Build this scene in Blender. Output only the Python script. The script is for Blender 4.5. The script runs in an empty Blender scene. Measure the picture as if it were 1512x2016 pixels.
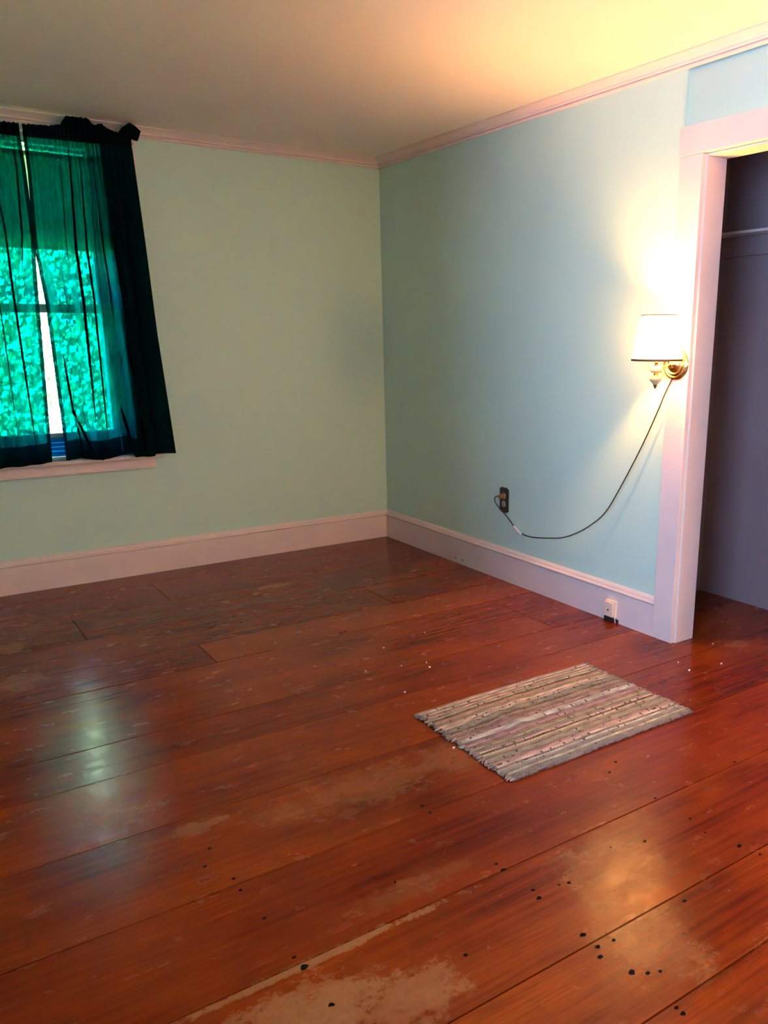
import bpy, bmesh, math, random
from mathutils import Vector, Matrix, noise
R = math.radians
PI = math.pi
random.seed(4)
S = bpy.context.scene
COL = S.collection

# ------------------------------------------------------------ camera
cam = bpy.data.cameras.new('camera')
cam.sensor_fit = 'AUTO'
cam.sensor_width = 36.0
cam.lens = 1630.05 / 2016 * 36.0
cam.shift_x = -152.78 / 2016
cam.shift_y = 74.34 / 2016
cam.clip_start = 0.02
co = bpy.data.objects.new('camera', cam)
COL.objects.link(co)
fr = Vector((0.55748657, 0.79172601, -0.24975719))
rt = Vector((0.81744667, -0.57600285, -0.00128482))
up = Vector((0.14487807, 0.20344691, 0.96830765))
m = Matrix((rt, up, -fr)).transposed().to_4x4()
m.translation = Vector((-2.62995894, -4.56989796, 1.25633189))
co.matrix_world = m
S.camera = co

# ------------------------------------------------------------ sky, sun, daylight, exposure
DAY = (0.36, 0.60, 1.0)
w = bpy.data.worlds.new('sky')
S.world = w
w.use_nodes = True
bg = w.node_tree.nodes['Background']
bg.inputs[0].default_value = (*DAY, 1)
bg.inputs[1].default_value = 21.0
sun = bpy.data.lights.new('sun', 'SUN')
sun.energy = 130.0
sun.color = (1.0, 0.95, 0.85)
sun.angle = R(1)
so = bpy.data.objects.new('sun', sun)
so.rotation_euler = (R(38), 0, R(-25))
COL.objects.link(so)


def portal(name, loc, rot, sx, sy):
    l = bpy.data.lights.new(name, 'AREA')
    l.shape = 'RECTANGLE'
    l.size = sx
    l.size_y = sy
    l.cycles.is_portal = True
    o = bpy.data.objects.new(name, l)
    o.location = loc
    o.rotation_euler = rot
    COL.objects.link(o)


portal('portal', (-1.89, 0.28, 1.4), (R(-90), 0, 0), 0.72, 1.52)
portal('portal', (-3.78, -4.45, 1.4), (0, R(-90), 0), 1.6, 1.3)
S.view_settings.view_transform = 'Standard'
S.view_settings.look = 'None'
S.view_settings.gamma = 1.0
S.view_settings.use_curve_mapping = False
S.view_settings.exposure = 1.12
S.cycles.use_denoising = True
S.cycles.max_bounces = 12
S.cycles.diffuse_bounces = 6
S.cycles.transparent_max_bounces = 24
S.cycles.sample_clamp_indirect = 12.0
S.cycles.caustics_reflective = False
LAMP_W = 1350.0
SHADE_W = 10.0
TWIN = 1.2  # bulb strength factor of the added, unseen fill lamp
FILL_SHADE = 8.0
FILL_LAMP_Y = -4.25


# ------------------------------------------------------------ materials
class NT:
    def __init__(s, name):
        s.m = bpy.data.materials.new(name)
        s.m.use_nodes = True
        s.t = s.m.node_tree
        s.n = s.t.nodes
        s.b = s.n['Principled BSDF']
        s.out = s.n['Material Output']

    def new(s, kind, **kw):
        n = s.n.new(kind)
        for k, v in kw.items():
            setattr(n, k, v)
        return n

    def put(s, sock, v):
        if hasattr(v, 'is_output') or isinstance(v, bpy.types.NodeSocket):
            s.t.links.new(v, sock)
        else:
            sock.default_value = v

    def math(s, op, a, b=0.0, c=0.0):
        n = s.new('ShaderNodeMath', operation=op)
        s.put(n.inputs[0], a)
        s.put(n.inputs[1], b)
        s.put(n.inputs[2], c)
        return n.outputs[0]

    def vec(s, op, a, b=(0, 0, 0)):
        n = s.new('ShaderNodeVectorMath', operation=op)
        s.put(n.inputs[0], a)
        s.put(n.inputs[1], b)
        return n.outputs['Value'] if op == 'LENGTH' else n.outputs[0]

    def noise(s, v, scale=5.0, detail=4.0, rough=0.55, dist=0.0):
        n = s.new('ShaderNodeTexNoise')
        s.put(n.inputs['Vector'], v)
        n.inputs['Scale'].default_value = scale
        n.inputs['Detail'].default_value = detail
        n.inputs['Roughness'].default_value = rough
        n.inputs['Distortion'].default_value = dist
        return n.outputs['Fac']

    def mix(s, f, a, b, bt='MIX'):
        n = s.new('ShaderNodeMix', data_type='RGBA', blend_type=bt)
        s.put(n.inputs['Factor'], f)
        for sock, v in ((n.inputs[6], a), (n.inputs[7], b)):
            s.put(sock, (*v, 1) if isinstance(v, tuple) and len(v) == 3 else v)
        return n.outputs[2]

    def rng(s, v, a, b, c=0.0, d=1.0):
        n = s.new('ShaderNodeMapRange')
        s.put(n.inputs[0], v)
        for i, q in enumerate((a, b, c, d)):
            n.inputs[i + 1].default_value = q
        return n.outputs[0]

    def pos(s):
        return s.new('ShaderNodeNewGeometry').outputs['Position']

    def bump(s, h, strength=0.2, dist=0.01):
        n = s.new('ShaderNodeBump')
        n.inputs['Strength'].default_value = strength
        n.inputs['Distance'].default_value = dist
        s.put(n.inputs['Height'], h)
        s.t.links.new(n.outputs[0], s.b.inputs['Normal'])


def paint(name, c, rough=0.5, var=0.06, bump=0.1, scale=3.0, spec=0.4):
    t = NT(name)
    p = t.pos()
    n1 = t.noise(p, scale, 5)
    dark = tuple(x * (1 - var * 2) for x in c)
    lite = tuple(min(1, x * (1 + var)) for x in c)
    t.put(t.b.inputs['Base Color'], t.mix(t.rng(n1, 0.3, 0.7), dark, lite))
    t.b.inputs['Roughness'].default_value = rough
    t.b.inputs['Specular IOR Level'].default_value = spec
    t.bump(t.noise(p, 60, 4), bump, 0.004)
    return t.m


def simple(name, c, rough=0.5, metal=0.0, var=0.1, scale=40):
    t = NT(name)
    n1 = t.noise(t.pos(), scale, 3)
    t.put(t.b.inputs['Base Color'], t.mix(n1, tuple(x * (1 - var) for x in c), tuple(min(1, x * (1 + var)) for x in c)))
    t.b.inputs['Roughness'].default_value = rough
    t.b.inputs['Metallic'].default_value = metal
    return t.m


M = {}
M['wall'] = paint('aqua_wall_paint', (0.51, 0.74, 0.70), 0.55, 0.02, 0.06, 1.3, 0.3)
M['ceiling'] = paint('ceiling_paint', (0.82, 0.76, 0.72), 0.7, 0.02, 0.08, 1.0, 0.2)
M['trim'] = paint('white_trim_paint', (0.74, 0.62, 0.64), 0.35, 0.03, 0.06, 6.0, 0.5)
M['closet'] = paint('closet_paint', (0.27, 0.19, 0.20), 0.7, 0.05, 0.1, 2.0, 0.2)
M['sash'] = paint('sash_paint', (0.75, 0.82, 0.85), 0.4, 0.03, 0.05, 6.0)
M['brass'] = simple('brass', (0.78, 0.55, 0.2), 0.22, 1.0, 0.08)
M['cream'] = simple('cream_enamel', (0.55, 0.44, 0.26), 0.25, 0, 0.04)
M['black'] = simple('black_bakelite', (0.012, 0.012, 0.015), 0.35)
M['brown'] = simple('brown_plastic', (0.12, 0.06, 0.035), 0.4)
M['greyface'] = simple('grey_socket_face', (0.30, 0.25, 0.22), 0.5)
M['cord'] = simple('dark_cord', (0.022, 0.016, 0.010), 0.5)
M['tie'] = simple('white_tie', (0.75, 0.72, 0.7), 0.5)
M['jack'] = simple('ivory_plastic', (0.75, 0.62, 0.52), 0.4, 0, 0.05)
M['dark'] = simple('dark_gap', (0.02, 0.012, 0.01), 0.9)
M['hole'] = simple('nail_hole_black', (0.006, 0.004, 0.004), 1.0)
M['hole'].node_tree.nodes['Principled BSDF'].inputs['Specular IOR Level'].default_value = 0.05
M['speck'] = simple('paint_flake', (0.8, 0.75, 0.7), 0.6)
M['tape'] = simple('tan_trim_tape', (0.16, 0.08, 0.04), 0.6)
M['rod'] = simple('white_rod', (0.8, 0.8, 0.85), 0.3)


def glass():
    t = NT('window_glass')
    tr = t.new('ShaderNodeBsdfTransparent')
    gl = t.new('ShaderNodeBsdfGlossy')
    gl.inputs['Roughness'].default_value = 0.02
    fz = t.new('ShaderNodeFresnel')
    mx = t.new('ShaderNodeMixShader')
    t.t.links.new(fz.outputs[0], mx.inputs[0])
    t.t.links.new(tr.outputs[0], mx.inputs[1])
    t.t.links.new(gl.outputs[0], mx.inputs[2])
    t.t.links.new(mx.outputs[0], t.out.inputs[0])
    return t.m


M['glass'] = glass()


def sheer(name, tcol, lcol, dcol, ftr, ftl, weave=1.0):
    """thin woven cloth: part of the light passes straight between the threads, part scatters through"""
    t = NT(name)
    p = t.pos()
    n1 = t.noise(t.vec('MULTIPLY', p, (60, 60, 6)), 6, 3)
    n2 = t.noise(p, 9, 3)
    v = t.math('MULTIPLY', t.rng(n1, 0.3, 0.7, 0.72, 1.15), t.rng(n2, 0.3, 0.7, 0.85, 1.1))
    tr = t.new('ShaderNodeBsdfTransparent')
    t.put(tr.inputs[0], t.mix(1.0, tcol, t.new('ShaderNodeCombineColor').outputs[0], 'MIX') if False else (*tcol, 1))
    tl = t.new('ShaderNodeBsdfTranslucent')
    tl.inputs[0].default_value = (*lcol, 1)
    df = t.new('ShaderNodeBsdfDiffuse')
    df.inputs[0].default_value = (*dcol, 1)
    lw = t.new('ShaderNodeLayerWeight')
    lw.inputs['Blend'].default_value = 0.35
    edge = t.math('POWER', t.math('SUBTRACT', 1.0, lw.outputs['Facing']), 1.3)
    a = t.new('ShaderNodeMixShader')
    t.put(a.inputs[0], t.math('MULTIPLY', t.math('MULTIPLY', edge, ftr), v))
    b = t.new('ShaderNodeMixShader')
    b.inputs[0].default_value = ftl
    t.t.links.new(df.outputs[0], b.inputs[1])
    t.t.links.new(tl.outputs[0], b.inputs[2])
    t.t.links.new(b.outputs[0], a.inputs[1])
    t.t.links.new(tr.outputs[0], a.inputs[2])
    t.t.links.new(a.outputs[0], t.out.inputs[0])
    return t.m


M['curtain'] = sheer('green_sheer_cloth', (0.0, 0.064, 0.084), (0.0, 0.16, 0.19), (0.0005, 0.005, 0.007), 0.85, 0.7)
M['hem'] = sheer('green_doubled_cloth', (0.0, 0.015, 0.022), (0.0, 0.015, 0.022), (0.001, 0.013, 0.018), 0.5, 0.4)
M['blind'] = sheer('roller_blind_cloth', (0.5, 0.5, 0.45), (0.30, 0.34, 0.25), (0.5, 0.48, 0.4), 0.03, 0.32)


M['strip'] = sheer('pale_blue_plastic', (0.0, 0.3, 0.4), (0.0, 0.32, 0.46), (0.03, 0.4, 0.6), 0.0, 0.6)


def shade_mat(k=1.0):
    t = NT('lamp_shade_cloth')
    em = t.new('ShaderNodeEmission')
    em.inputs[0].default_value = (1.0, 0.435, 0.11, 1)
    em.inputs[1].default_value = SHADE_W * k
    ad = t.new('ShaderNodeAddShader')
    tl = t.new('ShaderNodeBsdfTranslucent')
    tl.inputs[0].default_value = (0.96, 0.88, 0.70, 1)
    df = t.new('ShaderNodeBsdfDiffuse')
    df.inputs[0].default_value = (0.85, 0.8, 0.7, 1)
    b = t.new('ShaderNodeMixShader')
    b.inputs[0].default_value = 0.5
    t.t.links.new(df.outputs[0], b.inputs[1])
    t.t.links.new(tl.outputs[0], b.inputs[2])
    t.t.links.new(b.outputs[0], ad.inputs[0])
    t.t.links.new(em.outputs[0], ad.inputs[1])
    t.t.links.new(ad.outputs[0], t.out.inputs[0])
    return t.m


M['shade'] = shade_mat()
M['shade_twin'] = shade_mat(FILL_SHADE)  # shade of the added fill lamp


def emit(name, c, s):
    t = NT(name)
    t.b.inputs['Base Color'].default_value = (*c, 1)
    t.b.inputs['Emission Color'].default_value = (*c, 1)
    t.b.inputs['Emission Strength'].default_value = s
    return t.m


M['bulb'] = emit('lit_bulb', (1.0, 0.435, 0.11), LAMP_W)
M['bulb_twin'] = emit('lit_bulb_twin', (1.0, 0.435, 0.11), LAMP_W * TWIN)  # bulb of the added fill lamp

# worn places of the floor and a pair of painted lamp-glare patches: centre x, centre y, half length along the board, half width, strength
WEAR_AND_GLARE = [(-2.12, -3.34, 0.20, 0.12, 1.0), (-1.93, -3.40, 0.14, 0.09, .75), (-2.05, -3.205, 0.45, 0.016, 1.0),
        (-1.62, -2.66, 0.30, 0.13, .42), (-1.33, -2.66, 0.16, 0.12, .42), (-1.86, -2.66, 0.12, .09, .4), (-2.08, -2.58, 0.13, 0.04, .55),
        (-1.06, -0.64, 0.16, 0.035, .8), (-2.33, -1.25, 0.12, 0.12, .8), (-2.33, -0.84, 0.12, 0.10, .7),
        (-1.93, -0.64, 0.1, 0.03, .6), (-1.32, -3.33, 0.17, 0.16, .34), (-1.42, -3.55, 0.12, 0.20, .34),  # last pair here paints the lamp's glare into the board colour
        (0.22, -2.56, 0.09, 0.05, .5), (-2.22, -2.40, .14, .08, .4), (-1.75, -3.12, .2, .05, .3)]


def floor_mat():
    t = NT('worn_red_floor_stain')
    p = t.pos()
    oi = t.new('ShaderNodeObjectInfo')
    rnd = oi.outputs['Random']
    off = t.new('ShaderNodeCombineXYZ')
    t.put(off.inputs[0], t.math('MULTIPLY', rnd, 17.0))
    pp = t.vec('ADD', p, off.outputs[0])
    grain = t.noise(t.vec('MULTIPLY', pp, (0.9, 34, 1)), 1.6, 4, 0.5, 0.25)
    fine = t.noise(t.vec('MULTIPLY', pp, (5, 130, 1)), 1.5, 3, 0.6)
    blot = t.noise(t.vec('MULTIPLY', pp, (1, 2.2, 1)), 1.7, 5, 0.6)
    c = t.mix(t.rng(grain, 0.30, 0.72), (0.045, 0.003, 0.001), (0.17, 0.020, 0.0013))
    c = t.mix(t.rng(blot, 0.36, 0.74), c, t.mix(t.rng(fine, .3, .7), (0.19, 0.024, 0.0016), (0.31, 0.060, 0.003)))
    tone = t.new('ShaderNodeSeparateColor')
    t.put(tone.inputs[0], oi.outputs['Color'])
    c = t.mix(t.rng(tone.outputs[0], 0.0, 0.5, 0.55, 0.0), c, (0.12, 0.008, 0.003))
    c = t.mix(t.rng(tone.outputs[0], 0.5, 1.0, 0.0, 0.55), c, (0.50, 0.110, 0.004))
    # dark long grain flecks
    fl = t.noise(t.vec('MULTIPLY', pp, (3.5, 110, 1)), 1.5, 3, 0.5)
    c = t.mix(t.rng(fl, 0.60, 0.82, 0, 0.5), c, (0.05, 0.008, 0.006))
    # cross-wise plane marks
    cm = t.noise(t.vec('MULTIPLY', pp, (9, 1.2, 1)), 1.5, 2, 0.5)
    c = t.mix(t.rng(cm, 0.60, 0.70, 0, 0.22), c, (0.12, 0.02, 0.01))
    # wear and painted lamp glare
    n1 = t.noise(t.vec('MULTIPLY', p, (1, 1.3, 1)), 14, 6, 0.7)
    n2 = t.noise(p, 45, 4, 0.7)
    nn = t.math('ADD', t.math('MULTIPLY', n1, 1.3), t.math('MULTIPLY', n2, 0.8))
    tot = None
    for cx, cy, rx, ry, s in WEAR_AND_GLARE:
        d = t.vec('LENGTH', t.vec('MULTIPLY', t.vec('SUBTRACT', p, (cx, cy, 0)), (1 / rx, 1 / ry, 0)))
        e = t.math('ADD', t.math('MULTIPLY', d, 0.62), nn)
        k = t.rng(e, 1.62, 1.34, 0, s)
        tot = k if tot is None else t.math('MAXIMUM', tot, k)
    sc = t.noise(t.vec('MULTIPLY', p, (60, 9, 1)), 1.0, 4, 0.7)
    tot = t.math('MAXIMUM', tot, t.rng(t.math('ADD', sc, t.math('MULTIPLY', blot, 0.4)), 0.90, 1.10, 0, 0.09))
    tan = t.mix(n2, (0.16, 0.052, 0.013), (0.33, 0.155, 0.062))
    c = t.mix(tot, c, tan)
    t.put(t.b.inputs['Base Color'], c)
    r0 = t.rng(t.noise(t.vec('MULTIPLY', p, (3, 6, 1)), 3, 5, .6), 0.3, 0.7, 0.15, 0.30)
    t.put(t.b.inputs['Roughness'], t.math('ADD', r0, t.math('MULTIPLY', tot, 0.14)))
    t.b.inputs['Specular IOR Level'].default_value = 0.24
    h = t.math('ADD', t.math('MULTIPLY', fine, 0.5), t.math('ADD', t.math('MULTIPLY', tot, -0.35), t.noise(t.vec('MULTIPLY', p, (8, 3, 1)), 3.0, 4)))
    t.bump(h, 0.13, 0.004)
    return t.m


M['floor'] = floor_mat()


def rug_mat():
    t = NT('woven_rag_cotton')
    a = t.new('ShaderNodeAttribute', attribute_name='Col')
    p = t.pos()
    n1 = t.noise(t.vec('MULTIPLY', p, (1, 3, 1)), 120, 3, 0.6)
    n2 = t.noise(p, 16, 4)
    c = t.mix(t.rng(n1, 0.35, 0.65, 0.0, 0.55), a.outputs['Color'], (0.26, 0.21, 0.19))
    c = t.mix(t.rng(n2, 0.45, 0.75, 0.0, 0.5), c, (0.30, 0.24, 0.21))
    t.put(t.b.inputs['Base Color'], c)
    t.b.inputs['Roughness'].default_value = 0.95
    t.b.inputs['Specular IOR Level'].default_value = 0.1
    t.bump(n1, 0.5, 0.003)
    return t.m


M['rug'] = rug_mat()
M['lawn'] = simple('lawn_green', (0.22, 0.42, 0.10), 0.9, 0, 0.4, 2)
M['leaf'] = simple('leaf_green', (0.34, 0.50, 0.25), 0.7, 0, 0.3, 1.5)
M['bark'] = simple('bark', (0.2, 0.15, 0.1), 0.9)


# ------------------------------------------------------------ helpers
def link(name, bm, mat=None, parent=None, smooth=False, mesh=None):
    if mesh is None:
        mesh = bpy.data.meshes.new(name)
        bmesh.ops.recalc_face_normals(bm, faces=bm.faces)
        bm.to_mesh(mesh)
        bm.free()
        for mm in (mat if isinstance(mat, list) else [mat]):
            if mm:
                mesh.materials.append(mm)
        if smooth:
            for f in mesh.polygons:
                f.use_smooth = True
    o = bpy.data.objects.new(name, mesh)
    COL.objects.link(o)
    if parent:
        o.parent = parent
        o.matrix_parent_inverse = parent.matrix_world.inverted()
    return o


def empty(name, loc=(0, 0, 0)):
    o = bpy.data.objects.new(name, None)
    o.empty_display_size = 0.05
    o.matrix_world = Matrix.Translation(Vector(loc))
    COL.objects.link(o)
    return o


def tag(o, label=None, cat=None, kind=None, group=None):
    for k, v in (('label', label), ('category', cat), ('kind', kind), ('group', group)):
        if v:
            o[k] = v
    return o


def box(bm, a, b, bev=0.0):
    x0, y0, z0 = [min(p, q) for p, q in zip(a, b)]
    x1, y1, z1 = [max(p, q) for p, q in zip(a, b)]
    v = [bm.verts.new(p) for p in ((x0, y0, z0), (x1, y0, z0), (x1, y1, z0), (x0, y1, z0), (x0, y0, z1), (x1, y0, z1), (x1, y1, z1), (x0, y1, z1))]
    fs = [bm.faces.new([v[i] for i in q]) for q in ((0, 3, 2, 1), (4, 5, 6, 7), (0, 1, 5, 4), (1, 2, 6, 5), (2, 3, 7, 6), (3, 0, 4, 7))]
    if bev:
        es = list({e for f in fs for e in f.edges})
        bmesh.ops.bevel(bm, geom=es, offset=bev, segments=2, affect='EDGES', profile=0.5)
    return bm


def B(*boxes, bev=0.0):
    bm = bmesh.new()
    for a, b in boxes:
        box(bm, a, b, bev)
    return bm


def sweep_profile(bm, prof, p0, p1, out, cap=True):
    """prof: (depth, z) pairs; run from p0 to p1 on the wall, 'out' points into the room"""
    out = Vector(out)
    rings = []
    for p in (Vector(p0), Vector(p1)):
        rings.append([bm.verts.new(p + out * d + Vector((0, 0, z))) for d, z in prof])
    n = len(prof)
    for i in range(n):
        j = (i + 1) % n
        bm.faces.new((rings[0][i], rings[0][j], rings[1][j], rings[1][i]))
    if cap:
        bm.faces.new(rings[0])
        bm.faces.new(rings[1][::-1])
    return bm


def lathe(bm, prof, c, seg=32, cap=False):
    """prof: (radius, height) about the vertical axis through c"""
    rings = []
    for r_, z in prof:
        rings.append([bm.verts.new((c[0] + r_ * math.cos(2 * PI * k / seg), c[1] + r_ * math.sin(2 * PI * k / seg), c[2] + z)) for k in range(seg)])
    for a, b in zip(rings, rings[1:]):
        for k in range(seg):
            bm.faces.new((a[k], a[(k + 1) % seg], b[(k + 1) % seg], b[k]))
    if cap:
        bm.faces.new(rings[0][::-1])
        bm.faces.new(rings[-1])
    return bm


def spline(pts, n=8):
    P = [Vector(p) for p in pts]
    P = [P[0] * 2 - P[1]] + P + [P[-1] * 2 - P[-2]]
    out = []
    for i in range(1, len(P) - 2):
        for k in range(n):
            t = k / n
            a, b, c, d = P[i - 1:i + 3]
            out.append(0.5 * ((2 * b) + (c - a) * t + (2 * a - 5 * b + 4 * c - d) * t * t + (3 * b - a - 3 * c + d) * t ** 3))
    out.append(P[-2])
    return out


def tube(bm, pts, r, seg=8):
    rad = r if callable(r) else (lambda t: r)
    rings = []
    n = len(pts)
    for i, p in enumerate(pts):
        d = (pts[min(i + 1, n - 1)] - pts[max(i - 1, 0)]).normalized()
        a = d.cross(Vector((0.13, 0.21, 0.97))).normalized()
        b = d.cross(a)
        q = rad(i / max(1, n - 1))
        rings.append([bm.verts.new(p + a * math.cos(2 * PI * k / seg) * q + b * math.sin(2 * PI * k / seg) * q) for k in range(seg)])
    for u, v in zip(rings, rings[1:]):
        for k in range(seg):
            bm.faces.new((u[k], u[(k + 1) % seg], v[(k + 1) % seg], v[k]))
    bm.faces.new(rings[0][::-1])
    bm.faces.new(rings[-1])
    return bm


H = 2.25
XL, YF = -3.7, -5.4          # left wall face, front wall face
OY0, OY1, OZ = -2.40, -3.20, 1.897      # closet opening
WX0, WX1, WZ0, WZ1 = -2.245, -1.535, 0.655, 2.145   # window opening

# ------------------------------------------------------------ structure: walls and ceiling
T = 0.15
TB = 0.26
tag(link('ceiling', B(((XL - T, YF - T, H), (0.85, T, H + 0.1))), M['ceiling']), kind='structure')
tag(link('wall_back', B(((XL - T, 0, -.09), (WX0, TB, H)), ((WX1, 0, -.09), (0, TB, H)), ((WX0, 0, -.09), (WX1, TB, WZ0)), ((WX0, 0, WZ1), (WX1, TB, H))), M['wall']), kind='structure')
tag(link('wall_right', B(((0, T, -.09), (0.105, OY0 + .115, H)), ((0.0, OY0 + .115, -.09), (0.105, OY0 + 0.004, OZ + 0.004)),
                         ((0.009, OY0 + .115, OZ + 0.004), (0.105, OY1 - .11, H)),
                         ((0.0, OY1 - 0.004, -.09), (0.105, OY1 - .11, OZ + .004)), ((0.0, OY1 - .11, -.09), (0.105, YF - T, H))), M['wall']), kind='structure')
LW = (-5.1, -3.8, 0.7, 2.05)
tag(link('wall_left', B(((XL - T, T, -.09), (XL, LW[1], H)), ((XL - T, LW[0], -.09), (XL, YF - T, H)), ((XL - T, LW[0], -.09), (XL, LW[1], LW[2])), ((XL - T, LW[0], LW[3]), (XL, LW[1], H))), M['wall']), kind='structure')
tag(link('wall_front', B(((XL, YF - T, -.09), (0, YF, H))), M['wall']), kind='structure')
# closet shell
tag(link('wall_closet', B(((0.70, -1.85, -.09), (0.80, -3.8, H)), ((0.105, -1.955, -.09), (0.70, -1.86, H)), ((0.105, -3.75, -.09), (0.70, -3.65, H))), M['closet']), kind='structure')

# ------------------------------------------------------------ floor with its planks
fl = tag(link('floor', B(((XL - T, YF - T, -0.08), (0.8, T, -0.024))), M['dark']), kind='structure')
seams = [0.0, -0.205, -0.575, -0.92, -1.25, -1.49, -1.962, -2.188, -2.525, -2.872, -3.195, -3.50, -3.712, -4.04, -4.36, -4.68, -5.0, -5.4]
joints = {1: [-1.565], 2: [-2.02], 3: [-0.69], 4: [-1.653], 5: [-0.29], 0: [-2.6], 6: [-2.9], 9: [-3.0], 11: [-3.1], 13: [-1.7], 15: [-0.8]}
rp = random.Random(11)
# how red (0) or orange (1) each row of boards is stained
TONE = {0: .3, 1: (.3, .35), 2: (.22, .4), 3: (.4, .32), 4: (.34, .66), 5: (.55, .45), 6: .38, 7: .55, 8: .5, 9: .28, 10: .42, 11: .5, 12: .42}
for i in range(len(seams) - 1):
    y1, y0 = seams[i], seams[i + 1]
    xe = 0.70 if (y1 < -1.93 and y0 > -3.75) else (0.0)
    xs = [XL] + sorted(joints.get(i, [])) + [xe]
    for a, b in zip(xs, xs[1:]):
        bm = bmesh.new()
        g = 0.0018 + rp.random() * 0.0016
        box(bm, (a + 0.0015, y0 + g, -0.024), (b - 0.0015, y1 - g * 0.5, 0.0), 0.0004)
        pl = link('plank', bm, M['floor'], fl)
        tn = TONE.get(i, .4)
        pl.color = ((tn[min(len(tn) - 1, xs.index(a))] if isinstance(tn, tuple) else tn), 0, 0, 1)
        cx, cy = (a + b) / 2, (y0 + y1) / 2
        tilt = R(rp.uniform(-0.22, 0.22))
        for v in pl.data.vertices:
            v.co.z += math.tan(tilt) * (v.co.y - cy) * (1 if v.co.z > -0.01 else 0) - 0.0004

# nail holes and knots, lying on the boards
NAILS = [(-2.091, -2.694), (-2.085, -2.847), (-2.087, -2.897), (-2.079, -3.022), (-2.075, -3.172), (-2.07, -3.21, 2.2), (-2.068, -3.332, 1.3), (-2.126, -2.761), (-1.545, -2.84, 1.3), (-1.547, -2.881, 1.2), (-1.537, -3.165), (-1.537, -3.193, 1.4), (-1.777, -3.082, .7), (-1.534, -3.323, 1.4), (-1.527, -3.293), (-1.441, -3.322), (-1.535, -3.47, 1.6), (-1.535, -3.515, 1.2), (-1.552, -3.540, 1.3), (-1.53, -3.608, 1.8), (-1.493, -3.52), (-1.168, -3.31), (-0.991, -3.185), (-0.993, -3.309), (-0.987, -3.462, 1.5), (-0.975, -3.515, .8), (-1.011, -3.374, .7), (-0.993, -3.008), (-0.934, -2.975), (-1.259, -3.278, .7), (-1.505, -3.629), (-1.528, -3.739, 1.3), (-1.48, -3.64), (-1.778, -3.373), (-1.465, -3.314, .7), (-1.07, -1.466, 1.2), (-1.097, -1.474, 1.5), (-1.538, -1.077, 1.3), (-1.526, -1.011), (-1.4, -1.084, 1.2), (-1.396, -0.991), (-0.222, -2.019, .9), (-0.522, -1.559, .7), (-0.639, -3.184), (-1.267, -3.523), (-1.527, -3.722)]
bm = bmesh.new()
for q in NAILS:
    s = (q[2] if len(q) > 2 else 1.0) * 0.0036
    n = 11
    a0 = random.random() * 6
    top = []
    bot = []
    for k in range(n):
        a = 2 * PI * k / n
        rr = s * random.uniform(0.65, 1.15)
        x, y = rr * 1.35 * math.cos(a), rr * math.sin(a)
        top.append(bm.verts.new((q[0] + x, q[1] + y, 0.0009)))
        bot.append(bm.verts.new((q[0] + x * 1.08, q[1] + y * 1.08, -0.003)))
    bm.faces.new(top)
    for k in range(n):
        bm.faces.new((top[k], bot[k], bot[(k + 1) % n], top[(k + 1) % n]))
tag(link('nail_hole', bm, M['hole'], fl), kind='stuff')

# paint flakes and crumbs
SP = [(-1.075, -1.95), (-0.991, -2.024), (-1.192, -2.168), (0.12, -2.5), (-0.186, -2.632), (-0.03, -2.66), (-0.161, -2.555), (-1.215, -1.914), (-0.796, -1.684), (-1.034, -1.738), (-1.287, -2.618), (-0.975, -1.977)]
bm = bmesh.new()
for x, y in SP:
    s = random.uniform(0.003, 0.006)
    a = random.random() * 3
    vs = []
    for k in range(5):
        b = a + 2 * PI * k / 5
        vs.append((x + s * math.cos(b) * random.uniform(.6, 1.2), y + s * math.sin(b) * random.uniform(.3, .8)))
    t_ = [bm.verts.new((px, py, 0.0035 + random.random() * .001)) for px, py in vs]
    b_ = [bm.verts.new((px, py, -0.0005)) for px, py in vs]
    bm.faces.new(t_)
    for k in range(5):
        bm.faces.new((t_[k], b_[k], b_[(k + 1) % 5], t_[(k + 1) % 5]))
tag(link('paint_flakes', bm, M['speck']), 'tiny white paint flakes scattered over the red floor boards', 'debris', 'stuff')

# ------------------------------------------------------------ mouldings
CR = [(0, 2.204), (0.012, 2.204), (0.016, 2.208), (0.016, 2.213), (0.011, 2.2155), (0.018, 2.218), (0.022, 2.222), (0.022, 2.227), (0.026, 2.230), (0.031, 2.2345), (0.040, 2.240), (0.052, 2.244), (0.060, 2.246), (0.060, 2.2495), (0, 2.2495)]
bm = bmesh.new()
sweep_profile(bm, CR, (XL, 0, 0), (0, 0, 0), (0, -1, 0))
tag(link('trim_1', bm, M['trim']), kind='structure')
bm = bmesh.new()
sweep_profile(bm, CR, (0, 0, 0), (0, YF, 0), (-1, 0, 0))
tag(link('trim_2', bm, M['trim']), kind='structure')
BB = [(0, 0), (0.020, 0), (0.020, 0.136), (0.0185, 0.1385), (0.013, 0.139), (0.013, 0.1405), (0.019, 0.142), (0.0225, 0.146), (0.0215, 0.151), (0.016, 0.1545), (0.0135, 0.155), (0.0135, 0.158), (0.0115, 0.165), (0.007, 0.171), (0.005, 0.174), (0, 0.174)]


def skirt(name, p0, p1, out, seam=None):
    bm = bmesh.new()
    if seam is None:
        sweep_profile(bm, BB, p0, p1, out)
    else:
        a, b = Vector(p0), Vector(p1)
        c = a.lerp(b, seam)
        d = (b - a).normalized() * 0.0007
        sweep_profile(bm, BB, a, c - d, out)
        sweep_profile(bm, BB, c + d, b, out)
    return tag(link(name, bm, M['trim']), kind='structure')


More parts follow.
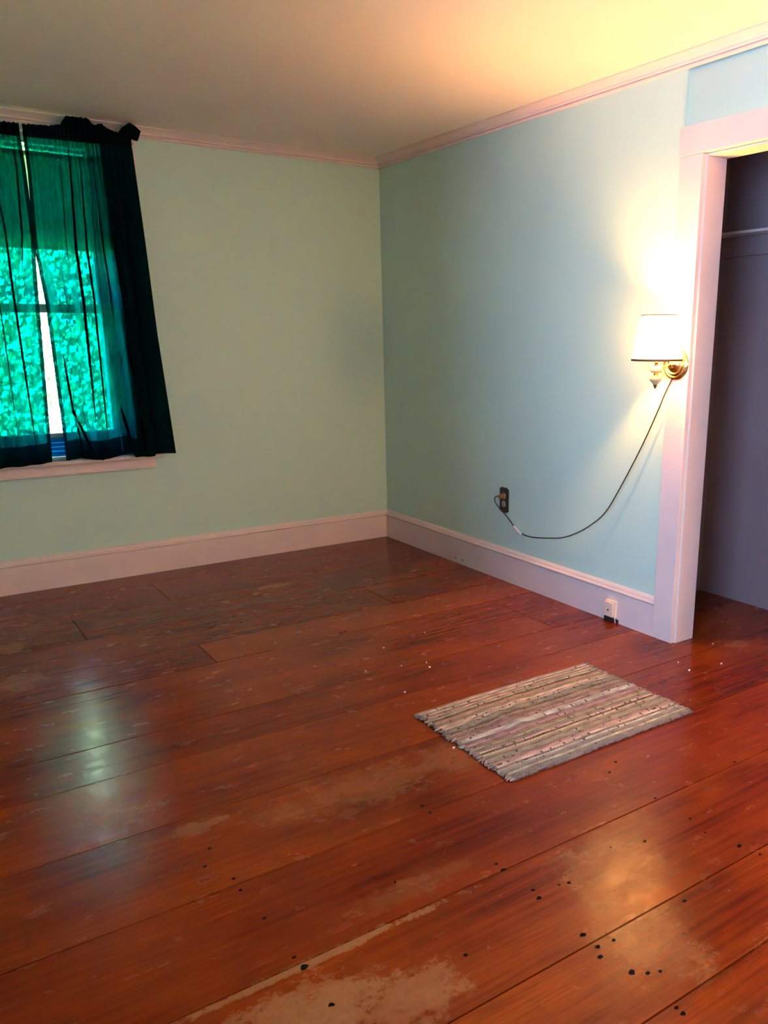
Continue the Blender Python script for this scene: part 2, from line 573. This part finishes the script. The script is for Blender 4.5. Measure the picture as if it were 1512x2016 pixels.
skirt('baseboard_back', (XL, 0, 0), (-0.0, 0, 0), (0, -1, 0))
br = skirt('baseboard_right', (0, -0.02, 0), (0, OY0 + .110, 0), (-1, 0, 0), 1.663 / 2.27)
skirt('baseboard_front', (XL, YF, 0), (0, YF, 0), (0, 1, 0))
skirt('baseboard_left', (XL, -0.02, 0), (XL, YF, 0), (1, 0, 0))
skirt('baseboard_closet', (0.70, -1.955, -0.12), (0.70, -3.65, -0.12), (-1, 0, 0)) if False else None
# two small dark scuffs (old screw holes) in the right baseboard
bm = bmesh.new()
for y in (-0.800, -0.872):
    for k in range(3):
        box(bm, (-0.0207, y - .009 + k * .006, 0.022 + .004 * (k % 2)), (-0.0195, y - .004 + k * .006, 0.034 - .003 * (k % 2)))
tag(link('screw_hole', bm, M['greyface'], br), kind='stuff')

# closet doorway: casings, header, jambs
d1 = tag(empty('door_1', (0, -2.8, 0)), kind='structure')
link('side_casing', B(((-0.022, OY0 + .11, 0), (0.0, OY0 + .005, 1.9025)), bev=0.0018), M['trim'], d1)
link('side_casing', B(((-0.022, OY1 - .005, 0), (0.0, OY1 - .105, 1.9025)), bev=0.0018), M['trim'], d1)
link('header_casing', B(((-0.026, OY0 + .115, 1.9035), (0.009, OY1 - .110, 2.003)), bev=0.0018), M['trim'], d1)
link('jamb', B(((0.0005, OY0 + .0045, 0), (0.108, OY0 - .002, OZ + .003))), M['trim'], d1)
link('jamb', B(((0.0005, OY1 - .0045, 0), (0.108, OY1 + .002, OZ + .003))), M['trim'], d1)
link('head_jamb', B(((0.001, OY0 - .0025, OZ - .003), (0.108, OY1 + .0025, OZ + .003))), M['trim'], d1)
# closet shelf and cleat
sh = empty('closet_shelf', (0.5, -2.8, 1.695))
tag(sh, 'white painted wooden shelf high inside the open closet', 'shelf')
link('shelf_board', B(((0.585, -1.957, 1.690), (0.698, -3.648, 1.702)), bev=.002), M['trim'], sh)
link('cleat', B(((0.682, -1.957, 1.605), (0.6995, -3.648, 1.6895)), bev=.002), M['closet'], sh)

# ------------------------------------------------------------ window_1
w1 = tag(empty('window_1', (-1.89, 0, WZ0)), kind='structure')
cw = 0.145
link('side_casing', B(((WX1, -0.022, WZ0), (WX1 + cw, 0, 2.135)), bev=.002), M['trim'], w1)
link('side_casing', B(((WX0 - cw, -0.022, WZ0), (WX0, 0, 2.135)), bev=.002), M['trim'], w1)
link('head_casing', B(((WX0 - cw, -0.024, 2.136), (WX1 + cw, 0, 2.2035)), bev=.002), M['trim'], w1)
link('stool', B(((WX0 - cw - .01, -0.055, WZ0 - .022), (WX1 + cw - .004, 0.02, WZ0 - .001)), bev=.004), M['trim'], w1)
link('apron', B(((WX0 - cw + .03, -0.018, 0.588), (WX1 + cw - .035, 0, WZ0 - .0225)), ((WX0 - cw + .03, -0.023, 0.578), (WX1 + cw - .035, 0, 0.590)), bev=.0015), M['trim'], w1)
link('frame', B(((WX1, 0, WZ0), (WX1 - .04, TB + .01, WZ1)), ((WX0, 0, WZ0), (WX0 + .04, TB + .01, WZ1)), ((WX0, 0.0, WZ1 - .02), (WX1, TB + .01, WZ1)), ((WX0, 0.02, WZ0 - .002), (WX1, TB + .01, WZ0 + .01))), M['sash'], w1)
sx0, sx1 = WX0 + .04, WX1 - .04
lo = link('lower_sash', B(((sx1 - .035, 0.03, .765), (sx1, 0.065, 1.41)), ((sx0, 0.03, .765), (sx0 + .035, 0.065, 1.41)), ((sx0 + .035, 0.03, .765), (sx1 - .035, .065, .785)), ((sx0 + .035, .03, 1.37), (sx1 - .035, .065, 1.41))), M['sash'], w1)
link('pane', B(((sx0 + .03, .046, .78), (sx1 - .03, .049, 1.375))), M['glass'], lo)
scr = tag(empty('window_screen', (-1.89, .046, .667)), 'pale blue slatted filler strip under the raised window sash', 'screen')
link('strip_frame', B(((sx0 + .001, .038, .667), (sx1 - .001, .058, .672)), ((sx0 + .001, .038, .758), (sx1 - .001, .058, .7635))), M['strip'], scr)
link('backing', B(((sx0 + .002, .0475, .668), (sx1 - .002, .049, .762))), M['strip'], scr)
for k in range(4):
    link('slat', B(((sx0 + .002, .044, .673 + k * .0213), (sx1 - .002, .047, .6925 + k * .0213)), bev=.001), M['strip'], scr)
hi = link('upper_sash', B(((sx1 - .035, 0.072, 1.37), (sx1, 0.105, 2.125)), ((sx0, 0.072, 1.37), (sx0 + .035, 0.105, 2.125)), ((sx0 + .035, .072, 1.37), (sx1 - .035, .105, 1.41)), ((sx0 + .035, .072, 2.115), (sx1 - .035, .105, 2.125))), M['sash'], w1)
link('pane', B(((sx0 + .03, .087, 1.405), (sx1 - .03, .090, 2.12))), M['glass'], hi)

# roller blind
rb = empty('roller_blind', (-1.89, 0.02, 2.09))
tag(rb, 'pale roller blind pulled half down behind the green curtains', 'blind')
bm = bmesh.new()
nx, nz = 24, 20
gr = []
for j in range(nz + 1):
    row = []
    for i in range(nx + 1):
        x = sx0 + .012 + (sx1 - sx0 - .022) * i / nx
        z = 2.092 - (2.092 - 1.668) * j / nz
        row.append(bm.verts.new((x, 0.018 + .0012 * math.sin(i * .7 + j * .3), z)))
    gr.append(row)
for j in range(nz):
    for i in range(nx):
        bm.faces.new((gr[j][i], gr[j][i + 1], gr[j + 1][i + 1], gr[j + 1][i]))
link('cloth', bm, M['blind'], rb, True)
bm = bmesh.new()
tube(bm, [Vector((sx0 + .004, 0.02, 2.085)), Vector((sx1 - .004, 0.02, 2.085))], .011, 14)
link('roller', bm, M['cream'], rb, True)
link('hem_slat', B(((sx0 + .012, .014, 1.662), (sx1 - .01, .022, 1.676)), bev=.002), M['blind'], rb)

# ------------------------------------------------------------ window_2 (left wall, gives the room its daylight)
w2 = tag(empty('window_2', (XL, -3.55, .6)), kind='structure')
y0, y1, z0, z1 = LW
link('casing', B(((XL, y0 - .1, z0), (XL + .02, y0, z1)), ((XL, y1, z0), (XL + .02, y1 + .1, z1)), ((XL, y0 - .1, z1), (XL + .02, y1 + .1, z1 + .1)), ((XL, y0 - .12, z0 - .03), (XL + .05, y1 + .12, z0))), M['trim'], w2)
link('sash', B(((XL - .10, y0, z0), (XL - .06, y0 + .05, z1)), ((XL - .10, y1 - .05, z0), (XL - .06, y1, z1)), ((XL - .10, y0, z0), (XL - .06, y1, z0 + .07)), ((XL - .10, y0, z1 - .05), (XL - .06, y1, z1)), ((XL - .10, y0, 1.30), (XL - .06, y1, 1.34))), M['sash'], w2)
link('pane', B(((XL - .083, y0 + .04, z0 + .05), (XL - .08, y1 - .04, z1 - .04))), M['glass'], w2)

# ------------------------------------------------------------ curtain rod
bm = bmesh.new()
tube(bm, [Vector((-2.42, -.078, 2.150)), Vector((-1.395, -.078, 2.172))], .006, 12)
rod = link('curtain_rod', bm, M['rod'], None, True)
tag(rod, 'slim white curtain rod across the top of the window casing', 'curtain rod')
for x in (-2.40, -1.405):
    z = 2.150 + (x + 2.42) / 1.025 * .022
    link('bracket', B(((x - .006, -.085, z - .012), (x + .006, -.0245, z - .0062)), ((x - .008, -.027, z - .02), (x + .008, -.0241, z + .014))), M['rod'], rod)


def fbm(x, y, z=0.0):
    return noise.noise(Vector((x, y, z)))


def lerp(a, b, t):
    return a + (b - a) * t


def interp(tab, t):
    for (a, va), (b, vb) in zip(tab, tab[1:]):
        if t <= b:
            return lerp(va, vb, (t - a) / (b - a))
    return tab[-1][1]


# fold creases: (u at top, u at bottom, width, depth, start v, end v)
def panel(name, label, xl, xr, ztop, zbot, creases, seed, ext=None, hems=('l',), ycurve=None):
    """xl / xr: tables v -> x of the panel's two edges; v runs 0 (rod) to 1 (hem)"""
    root = empty(name, (interp(xl, 0) * .5 + interp(xr, 0) * .5, -.08, 2.15))
    tag(root, label, 'curtain', group='green sheer curtains at the window')
    NU, NV = 300, 110
    def pt(u, v):
        x = lerp(interp(xl, v), interp(xr, v), u)
        zt = interp(ztop, u)
        z = lerp(zt, interp(zbot, u), v)
        gather = math.exp(-v * 9.0)
        f = .0055 * gather * math.sin(u * 150 + 3 * fbm(u * 9, 0, seed))
        a = .35 + .65 * min(1, v * 3)
        f += a * .011 * math.sin(u * 31 + 2.6 * fbm(u * 3.1, v * .8, seed + 3) + seed)
        f += a * .007 * fbm(u * 14, v * 1.3, seed + 7)
        f += .0022 * fbm(u * 34, v * 3.0, seed + 9)
        for ut, ub, wd, dp, v0, v1 in creases:
            if v0 <= v <= v1:
                uc = lerp(ut, ub, (v - v0) / (v1 - v0))
                k = math.sin(PI * min(1, max(0, (v - v0) / (v1 - v0)))) ** .35
                q = (u - uc) / wd
                if abs(q) < 3.2:
                    f += -dp * k * math.exp(-q * q)
                    x += -1.9 * dp * k * q * math.exp(-q * q * .8)
        yb = -.080 - (interp(ycurve, v) if ycurve else 0) * (u if 'l' in hems else 1 - u) ** 2
        return Vector((x, yb + max(-.03, min(.030, f)) * (1 if v > .03 else .6), z))
    g = [[pt(i / NU, j / NV) for i in range(NU + 1)] for j in range(NV + 1)]
    parts = {}
    hv = int(NV * .943)
    hw = int(NU * .035)
    def region(i, j):
        if j >= hv:
            return 'bottom_hem'
        if 'l' in hems and i < hw:
            return 'side_hem'
        if 'l' in hems and i > NU * .70 + 6 * fbm(j * .05, 1, 2):
            return 'gathered_edge'
        if 'r' in hems and i >= NU - hw:
            return 'side_hem'
        return 'cloth'
    cells = {}
    for j in range(NV):
        for i in range(NU):
            cells.setdefault(region(i, j), []).append((i, j))
    for nm, cl in cells.items():
        bm = bmesh.new()
        vs = {}
        def V(i, j):
            if (i, j) not in vs:
                vs[(i, j)] = bm.verts.new(g[j][i])
            return vs[(i, j)]
        for i, j in cl:
            bm.faces.new((V(i, j), V(i + 1, j), V(i + 1, j + 1), V(i, j + 1)))
        o = link(nm, bm, M['curtain'] if nm == 'cloth' else M['hem'], root, True)
    # rod pocket and gathered ruffle above it
    bm = bmesh.new()
    N = 260
    rows = []
    for k, (dz, yy) in enumerate(((-.030, -.088), (-.016, -.091), (-.006, -.089), (.004, -.091), (.014, -.090), (.5, -.088), (1.0, -.084))):
        row = []
        for i in range(N + 1):
            u = i / N
            x = lerp(interp(xl, 0), interp(xr, 0), u)
            zt = interp(ztop, u)
            e = interp(ext, u) if ext else .022
            z = zt + (dz if dz < .1 else .014 + (e - .014) * dz)
            wv = (.0045 if dz > -.02 else .003) * math.sin(u * 170 + 4 * fbm(u * 8, .2, seed))
            big = (.014 * fbm(u * 16, k * .5, seed + 5)) * min(1, max(0, (e - .03) / .04)) if dz > .1 else 0
            if dz > .4:
                z += .005 * fbm(u * 40, k, seed) * dz
            row.append(bm.verts.new((x, yy + wv + big, z)))
        rows.append(row)
    for a, b in zip(rows, rows[1:]):
        for i in range(N):
            bm.faces.new((a[i], a[i + 1], b[i + 1], b[i]))
    link('header_ruffle', bm, M['hem'], root, True)
    return root


zt_l = [(0, 2.150), (1, 2.161)]
panel('curtain', 'green sheer curtain panel at the left, cut off by the photo edge',
      [(0, -2.41), (1, -2.40)], [(0, -1.905), (.1, -1.897), (.3, -1.893), (.42, -1.905), (1, -1.938)],
      [(0, 2.150), (1, 2.162)], [(0, .640), (.5, .645), (.8, .648), (1, .656)],
      [(.73, .86, .012, .010, .08, 1.0), (.62, .70, .012, .007, .02, 1.0), (.45, .5, .02, .012, 0, 1), (.94, .87, .010, .009, 0, .42), (.25, .2, .02, .012, 0, 1)],
      2.0, ext=[(0, .022), (1, .026)], hems=('r',))
rc = panel('curtain', 'green sheer curtain panel flaring out over the wall beside the window',
           [(0, -1.893), (.12, -1.893), (.33, -1.905), (.5, -1.885), (1, -1.877)], [(0, -1.420), (.3, -1.400), (.6, -1.383), (1, -1.347)],
           [(0, 2.162), (1, 2.172)], [(0, .660), (.15, .663), (.33, .645), (.345, .650), (.60, .672), (.62, .650), (.81, .648), (.815, .658), (1, .658)],
           [(.39, .31, .012, .013, .0, .90), (.49, .385, .009, .009, .0, 1.0), (.57, .50, .009, .005, 0, .7), (.31, .27, .010, .006, 0, .45), (.20, .19, .008, .004, .1, .8),
            (.10, .13, .010, .010, .66, .90), (.12, .26, .012, .014, .84, 1.0), (.13, .17, .007, .008, .86, 1.0), (.55, .60, .010, .014, .84, .97),
            (.70, .74, .02, .018, 0, 1), (.86, .84, .02, .016, 0, 1), (.60, .60, .008, .008, .05, .6)],
           5.0, ext=[(0, .024), (.25, .030), (.34, .040), (.40, .078), (.60, .078), (.66, .052), (.72, .062), (.80, .040), (.88, .030), (.93, .060), (1, .060)],
           hems=('l',), ycurve=[(0, 0), (1, .03)])
# the stiff folded flap at the rod's end
bm = bmesh.new()
F = [(-1.462, -.097, 2.222), (-1.425, -.100, 2.256), (-1.400, -.106, 2.236), (-1.378, -.112, 2.214), (-1.392, -.110, 2.176), (-1.440, -.098, 2.190)]
fa = [bm.verts.new(p) for p in F]
fb = [bm.verts.new((p[0] - .002, p[1] + .022, p[2] - .004)) for p in F]
bm.faces.new(fa)
bm.faces.new(fb[::-1])
for k in range(len(F)):
    bm.faces.new((fa[k], fb[k], fb[(k + 1) % len(F)], fa[(k + 1) % len(F)]))
for f in bm.verts:
    f.co.z = min(f.co.z, 2.2485)
link('corner_flap', bm, M['hem'], rc)

# ------------------------------------------------------------ wall sconce
LY, LZ = -2.332, 1.149
lp = empty('wall_lamp', (-0.024, LY, LZ))
tag(lp, 'lit brass wall lamp with cream shade on the closet door casing', 'wall lamp')
bm = bmesh.new()
lathe(bm, [(.0005, .034), (.009, .034), (.013, .029), (.014, .020), (.026, .019), (.032, .012), (.034, .012), (.037, .0175), (.041, .0175), (.044, .009), (.047, .008), (.050, .0125), (.054, .0125), (.058, .004), (.062, .003), (.062, .0)], (0, 0, 0), 48)
bmesh.ops.transform(bm, matrix=Matrix.Translation((-0.0225, LY, LZ)) @ Matrix.Rotation(R(-90), 4, 'Y'), verts=bm.verts)
link('back_plate', bm, M['brass'], lp, True)
bm = bmesh.new()
tube(bm, spline([(-.050, LY, LZ + .002), (-.075, LY, LZ - .006), (-.105, LY, LZ - .012), (-.135, LY, LZ - .010)], 6), .0045, 10)
link('arm', bm, M['brass'], lp, True)
LX = -.135
bm = bmesh.new()
lathe(bm, [(.0005, -.092), (.004, -.090), (.005, -.086), (.008, -.081), (.009, -.075)], (LX, LY, LZ), 24)
link('finial', bm, M['brass'], lp, True)
bm = bmesh.new()
lathe(bm, [(.009, -.075), (.014, -.068), (.021, -.061), (.0235, -.055), (.0235, -.050), (.020, -.044), (.011, -.042)], (LX, LY, LZ), 32)
link('turned_body', bm, M['cream'], lp, True)
bm = bmesh.new()
lathe(bm, [(.011, -.042), (.008, -.040), (.009, -.036), (.008, -.033), (.010, -.031)], (LX, LY, LZ), 24)
link('collar', bm, M['brass'], lp, True)
bm = bmesh.new()
lathe(bm, [(.010, -.031), (.019, -.029), (.0245, -.023), (.0245, -.014), (.020, -.008), (.008, -.006)], (LX, LY, LZ), 32)
link('turned_body', bm, M['cream'], lp, True)
bm = bmesh.new()
lathe(bm, [(.007, -.006), (.006, .006), (.009, .010), (.006, .014), (.006, .030), (.014, .034), (.014, .085), (.019, .090), (.0005, .091)], (LX, LY, LZ), 24)
link('socket', bm, M['brass'], lp, True)
bm = bmesh.new()
lathe(bm, [(.010, .089), (.014, .096), (.022, .110), (.025, .124), (.022, .138), (.012, .147), (.0005, .149)], (LX, LY, LZ), 24)
link('bulb', bm, M['bulb'], lp, True)
SB, ST = .014, .184
rbm, rtp = .096, .067
bm = bmesh.new()
lathe(bm, [(rbm, SB), (lerp(rbm, rtp, .5), lerp(SB, ST, .5)), (rtp, ST)], (LX, LY, LZ), 56)
shd = link('lamp_shade', bm, M['shade'], lp, True)
bm = bmesh.new()
lathe(bm, [(rbm + .001, SB), (rbm + .0002, SB + .009), (rbm - .003, SB + .009), (rbm - .001, SB), (rbm + .001, SB)], (LX, LY, LZ), 56)
link('rim_tape', bm, M['tape'], shd, True)
bm = bmesh.new()
lathe(bm, [(rtp + .001, ST - .003), (rtp + .0008, ST + .001), (rtp - .0012, ST + .001), (rtp - .001, ST - .003), (rtp + .001, ST - .003)], (LX, LY, LZ), 56)
link('rim_tape', bm, M['tape'], shd, True)
bm = bmesh.new()
for k in range(3):
    a = 2 * PI * k / 3 + .5
    tube(bm, [Vector((LX + .012 * math.cos(a), LY + .012 * math.sin(a), LZ + .066)), Vector((LX + (rbm - .020) * math.cos(a), LY + (rbm - .020) * math.sin(a), LZ + .100))], .0009, 6)
link('spider_wire', bm, M['brass'], shd)
# cord, hanging in a slack curve just off the wall
CP = [(-.026, -2.318, 1.090), (-.030, -2.285, 1.02), (-.030, -2.262, .968), (-.034, -2.183, .805), (-.036, -2.075, .618), (-.032, -1.985, .492), (-.024, -1.87, .405), (-.018, -1.772, .352), (-.014, -1.70, .323), (-.012, -1.627, .304), (-.010, -1.475, .278), (-.010, -1.40, .277), (-.010, -1.34, .292), (-.012, -1.28, .335), (-.014, -1.232, .366), (-.022, -1.190, .398), (-.030, -1.178, .425), (-.030, -1.188, .444), (-.030, -1.210, .450)]
bm = bmesh.new()
tube(bm, spline(CP, 8), .0027, 8)
cd = link('cord', bm, M['cord'], lp, True)
bm = bmesh.new()
tube(bm, spline([(-.010, -1.385, .276), (-.010, -1.36, .283), (-.010, -1.335, .297), (-.011, -1.318, .307)], 4), lambda t: .0045 + .002 * math.sin(t * PI), 8)
tube(bm, [Vector((-.012, -1.345, .29)), Vector((-.016, -1.352, .276)), Vector((-.018, -1.350, .264))], .0018, 6)
tube(bm, [Vector((-.012, -1.345, .29)), Vector((-.016, -1.330, .275)), Vector((-.018, -1.322, .268))], .0018, 6)
link('cord_tie', bm, M['tie'], cd, True)
bm = bmesh.new()
lathe(bm, [(.0005, .028), (.008, .027), (.012, .020), (.015, .006), (.015, .0)], (0, 0, 0), 20)
bmesh.ops.transform(bm, matrix=Matrix.Translation((-0.0085, -1.222, .450)) @ Matrix.Rotation(R(-90), 4, 'Y'), verts=bm.verts)
link('plug', bm, M['brown'], cd, True)

# unseen copy of the lamp, added beyond the closet as warm fill light
lp_fill = empty('wall_lamp', (-0.024, LY, LZ))
tag(lp_fill, 'unseen brass wall lamp added beyond the closet for warm fill light', 'wall lamp')
for ch in lp.children:
    if ch.name.startswith('cord'):
        continue
    c = ch.copy()
    COL.objects.link(c)
    c.parent = lp_fill
    c.matrix_parent_inverse = ch.matrix_parent_inverse.copy()
    for key in ('bulb', 'shade'):
        if ch.name.startswith(('bulb', 'lamp_shade')) and key in ch.name:
            c.data = ch.data.copy()
            c.data.materials[0] = M[key + '_twin']
    for g_ in ch.children:
        d = g_.copy()
        COL.objects.link(d)
        d.parent = c
        d.matrix_parent_inverse = g_.matrix_parent_inverse.copy()
lp_fill.location = (-.0025, FILL_LAMP_Y, 1.149)

# ------------------------------------------------------------ outlet
OYc, OZc = -1.226, .429
ot = empty('wall_outlet', (0, OYc, OZc))
tag(ot, 'black double wall outlet low on the blue wall near the corner', 'outlet')
bm = B(((-.0065, OYc - .036, OZc - .060), (-.0002, OYc + .036, OZc + .060)), ((-.0066, OYc - .025, OZc + .0595), (-.0002, OYc + .025, OZc + .066)), ((-.0066, OYc - .025, OZc - .066), (-.0002, OYc + .025, OZc - .0595)), bev=.0018)
link('cover_plate', bm, M['black'], ot)
for dz in (.021, -.021):
    bm = bmesh.new()
    lathe(bm, [(.0005, .0088), (.015, .0088), (.0165, .0078), (.0165, .004)], (0, 0, 0), 24)
    bmesh.ops.transform(bm, matrix=Matrix.Translation((0, OYc, OZc + dz)) @ Matrix.Rotation(R(-90), 4, 'Y'), verts=bm.verts)
    s_ = link('socket_face', bm, M['greyface'], ot, True)
    link('slot', B(((-.0092, OYc - .008, OZc + dz - .002), (-.0085, OYc - .0055, OZc + dz + .008)), ((-.0092, OYc + .0055, OZc + dz - .002), (-.0085, OYc + .008, OZc + dz + .008)), ((-.0092, OYc - .0025, OZc + dz - .010), (-.0085, OYc + .0025, OZc + dz - .006))), M['black'], s_)

# ------------------------------------------------------------ phone jack on the baseboard
jk = empty('phone_jack', (-.02, -2.05, .065))
tag(jk, 'small ivory phone jack box screwed to the white baseboard', 'phone jack')
link('body', B(((-.034, -2.078, .026), (-.0202, -2.018, .102)), bev=.002), M['jack'], jk)
link('cover', B(((-.048, -2.074, .030), (-.0342, -2.022, .098)), bev=.003), M['jack'], jk)
link('port', B(((-.0486, -2.052, .056), (-.0478, -2.044, .064))), M['black'], jk)
bm = bmesh.new()
tube(bm, spline([(-.028, -2.070, .028), (-.026, -2.073, .014), (-.026, -2.074, .001)], 4), .0022, 8)
link('wire', bm, M['trim'], jk, True)
link('backing', B(((-.0225, -2.090, .0), (-.0202, -2.000, .018)), bev=.0005), M['dark'], jk)

# ------------------------------------------------------------ rag rug
rug = empty('rag_rug', (-.87, -2.62, 0))
tag(rug, 'small striped grey and cream woven rag rug on the red floor boards', 'rug')
rx0, rx1, ry0, ry1 = -1.262, -.478, -2.352, -2.886
cream, tan_, grey, dark_, pink = (.66, .61, .60), (.48, .43, .41), (.38, .37, .39), (.07, .06, .075), (.55, .48, .45)
NC = 54
rr = random.Random(5)
pat = []
for k in range(NC):
    u = k / NC
    if u < .13:
        c = cream if k % 2 else tan_
    elif u < .24:
        c = [tan_, pink, grey][k % 3]
    elif u < .29:
        c = cream
    elif u < .46:
        c = [grey, grey, tan_][k % 3]
    elif u < .50:
        c = cream
    elif u < .64:
        c = [grey, tan_, pink][k % 3]
    elif u < .70:
        c = cream
    elif u < .80:
        c = [grey, pink, tan_][k % 3]
    elif u < .84:
        c = cream
    elif u < .94:
        c = [tan_, grey, cream][k % 3]
    else:
        c = grey
    pat.append(tuple(x * rr.uniform(.85, 1.15) for x in c))
for k in (8, 36):
    pat[k] = dark_
pat[19] = tuple(x * .45 for x in grey)


def rug_pt(s, t, rib):
    x = lerp(rx0, rx1, s)
    y = lerp(ry0, ry1, t)
    x += .010 * fbm(t * 4, .3, 1.0) * (1 if s > .5 else -1) * abs(s - .5) * 2 + .012 * (t - .5) * (s < .5) * 0
    x += .006 * fbm(t * 14, s, 4.0)
    y += .007 * fbm(s * 3, t * 2, 2.0) + (.006 * math.sin(s * PI) if t < .5 else -.002)
    z = .006 + .005 * max(0, fbm(s * 3.2, t * 4, 8)) + .006 * math.exp(-((s - .30 - .10 * (t - .4)) / .04) ** 2) * math.exp(-((t - .45) / .22) ** 2)
    z += .005 * math.exp(-((s - .36 + .5 * (t - .4)) / .035) ** 2) * math.exp(-((t - .30) / .15) ** 2)
    return Vector((x, y, z + rib))


bm = bmesh.new()
cl = bm.loops.layers.color.new('Col')
NS, SUB = 260, 4
NT_ = NC * SUB
grid = []
for j in range(NT_ + 1):
    k = min(NC - 1, j // SUB)
    ph = (j % SUB) / SUB
    row = []
    for i in range(NS + 1):
        s, t = i / NS, j / NT_
        rib = .0026 * math.sin(PI * ph) ** .8 + (.0011 * math.sin(s * 420 + (k % 2) * PI + .8 * k) if 0 < ph else 0)
        edge = min(s, 1 - s) * 60
        row.append(bm.verts.new(rug_pt(s, t, rib)))
    grid.append(row)
bot = {}


def paintf(f, c, s=0):
    for l in f.loops:
        l[cl] = (*[x ** (1 / 1.0) for x in c], 1)


for j in range(NT_):
    k = j // SUB
    for i in range(NS):
        f = bm.faces.new((grid[j][i], grid[j][i + 1], grid[j + 1][i + 1], grid[j + 1][i]))
        c = pat[k]
        v = .82 + .36 * (fbm(i * .07, k * 3.1, 3) + .5)
        if fbm(i * .22, k * .9, 11) > .47:
            c = dark_
        paintf(f, tuple(x * v for x in c))
ring = [grid[0][i] for i in range(NS + 1)] + [grid[j][NS] for j in range(1, NT_ + 1)] + [grid[NT_][i] for i in range(NS - 1, -1, -1)] + [grid[j][0] for j in range(NT_ - 1, 0, -1)]
lowr = [bm.verts.new((v.co.x, v.co.y, .0006)) for v in ring]
for a in range(len(ring)):
    b = (a + 1) % len(ring)
    paintf(bm.faces.new((ring[a], lowr[a], lowr[b], ring[b])), (.10, .085, .09))
rugb = link('woven_field', bm, M['rug'], rug, True)
# frayed rag ends at the two short sides
bm = bmesh.new()
cl = bm.loops.layers.color.new('Col')
for side in (0, 1):
    for k in range(64):
        t = (k + .5) / 64
        p = rug_pt(side, t, 0)
        L = rr.uniform(.005, .017)
        dx = (-1 if side == 0 else 1)
        pts = [p + Vector((-dx * .006, 0, .001)), p + Vector((dx * L * .5, rr.uniform(-.003, .003), -.001)), Vector((p.x + dx * L, p.y + rr.uniform(-.008, .008), .004))]
        nf = len(bm.faces)
        tube(bm, spline(pts, 3), lambda q: .0040 * (1 - q * .45), 6)
        bm.faces.ensure_lookup_table()
        c = rr.choice([cream, tan_, grey, pink, (.16, .14, .16), (.45, .42, .44)])
        for f in bm.faces[nf:]:
            for l in f.loops:
                l[cl] = (*c, 1)
tag(link('fringe', bm, M['rug'], rug, True), kind='stuff')

# ------------------------------------------------------------ outside
tag(link('lawn', B(((-20, 0.4, -0.9), (16, 26, -0.8))), M['lawn']), kind='structure')
bm = bmesh.new()
rl = random.Random(9)
for k in range(90000):
    cx = rl.uniform(-7, 11)
    hgt = 7.5 + 2.5 * fbm(cx * .5, 0, 3) * 2
    z = rl.uniform(-.8, 1) * 1.0
    z = -.8 + (hgt + .8) * rl.random() ** .8
    y = 11.5 + rl.uniform(0, 1.6) + 1.2 * fbm(cx * .6, z * .7, 5)
    s = rl.uniform(.04, .095)
    n = Vector((rl.uniform(-1, 1), rl.uniform(-1.2, .2), rl.uniform(-.3, 1))).normalized()
    a = n.orthogonal().normalized()
    b = n.cross(a)
    p = Vector((cx, y, z))
    bm.faces.new([bm.verts.new(p + a * s), bm.verts.new(p + b * s * .6), bm.verts.new(p - a * s), bm.verts.new(p - b * s * .6)])
for k in range(9000):
    cx = rl.uniform(-7, 11)
    p = Vector((cx, 14.5 + rl.uniform(0, .6), -.8 + 10.5 * rl.random()))
    s = rl.uniform(.2, .36)
    n = Vector((rl.uniform(-.7, .7), -1, rl.uniform(-.3, .8))).normalized()
    a = n.orthogonal().normalized()
    b = n.cross(a)
    bm.faces.new([bm.verts.new(p + a * s), bm.verts.new(p + b * s * .7), bm.verts.new(p - a * s), bm.verts.new(p - b * s * .7)])
tag(link('treeline_foliage', bm, M['leaf']), 'sunlit green foliage outside, seen through the sheer curtains', 'foliage', 'stuff')
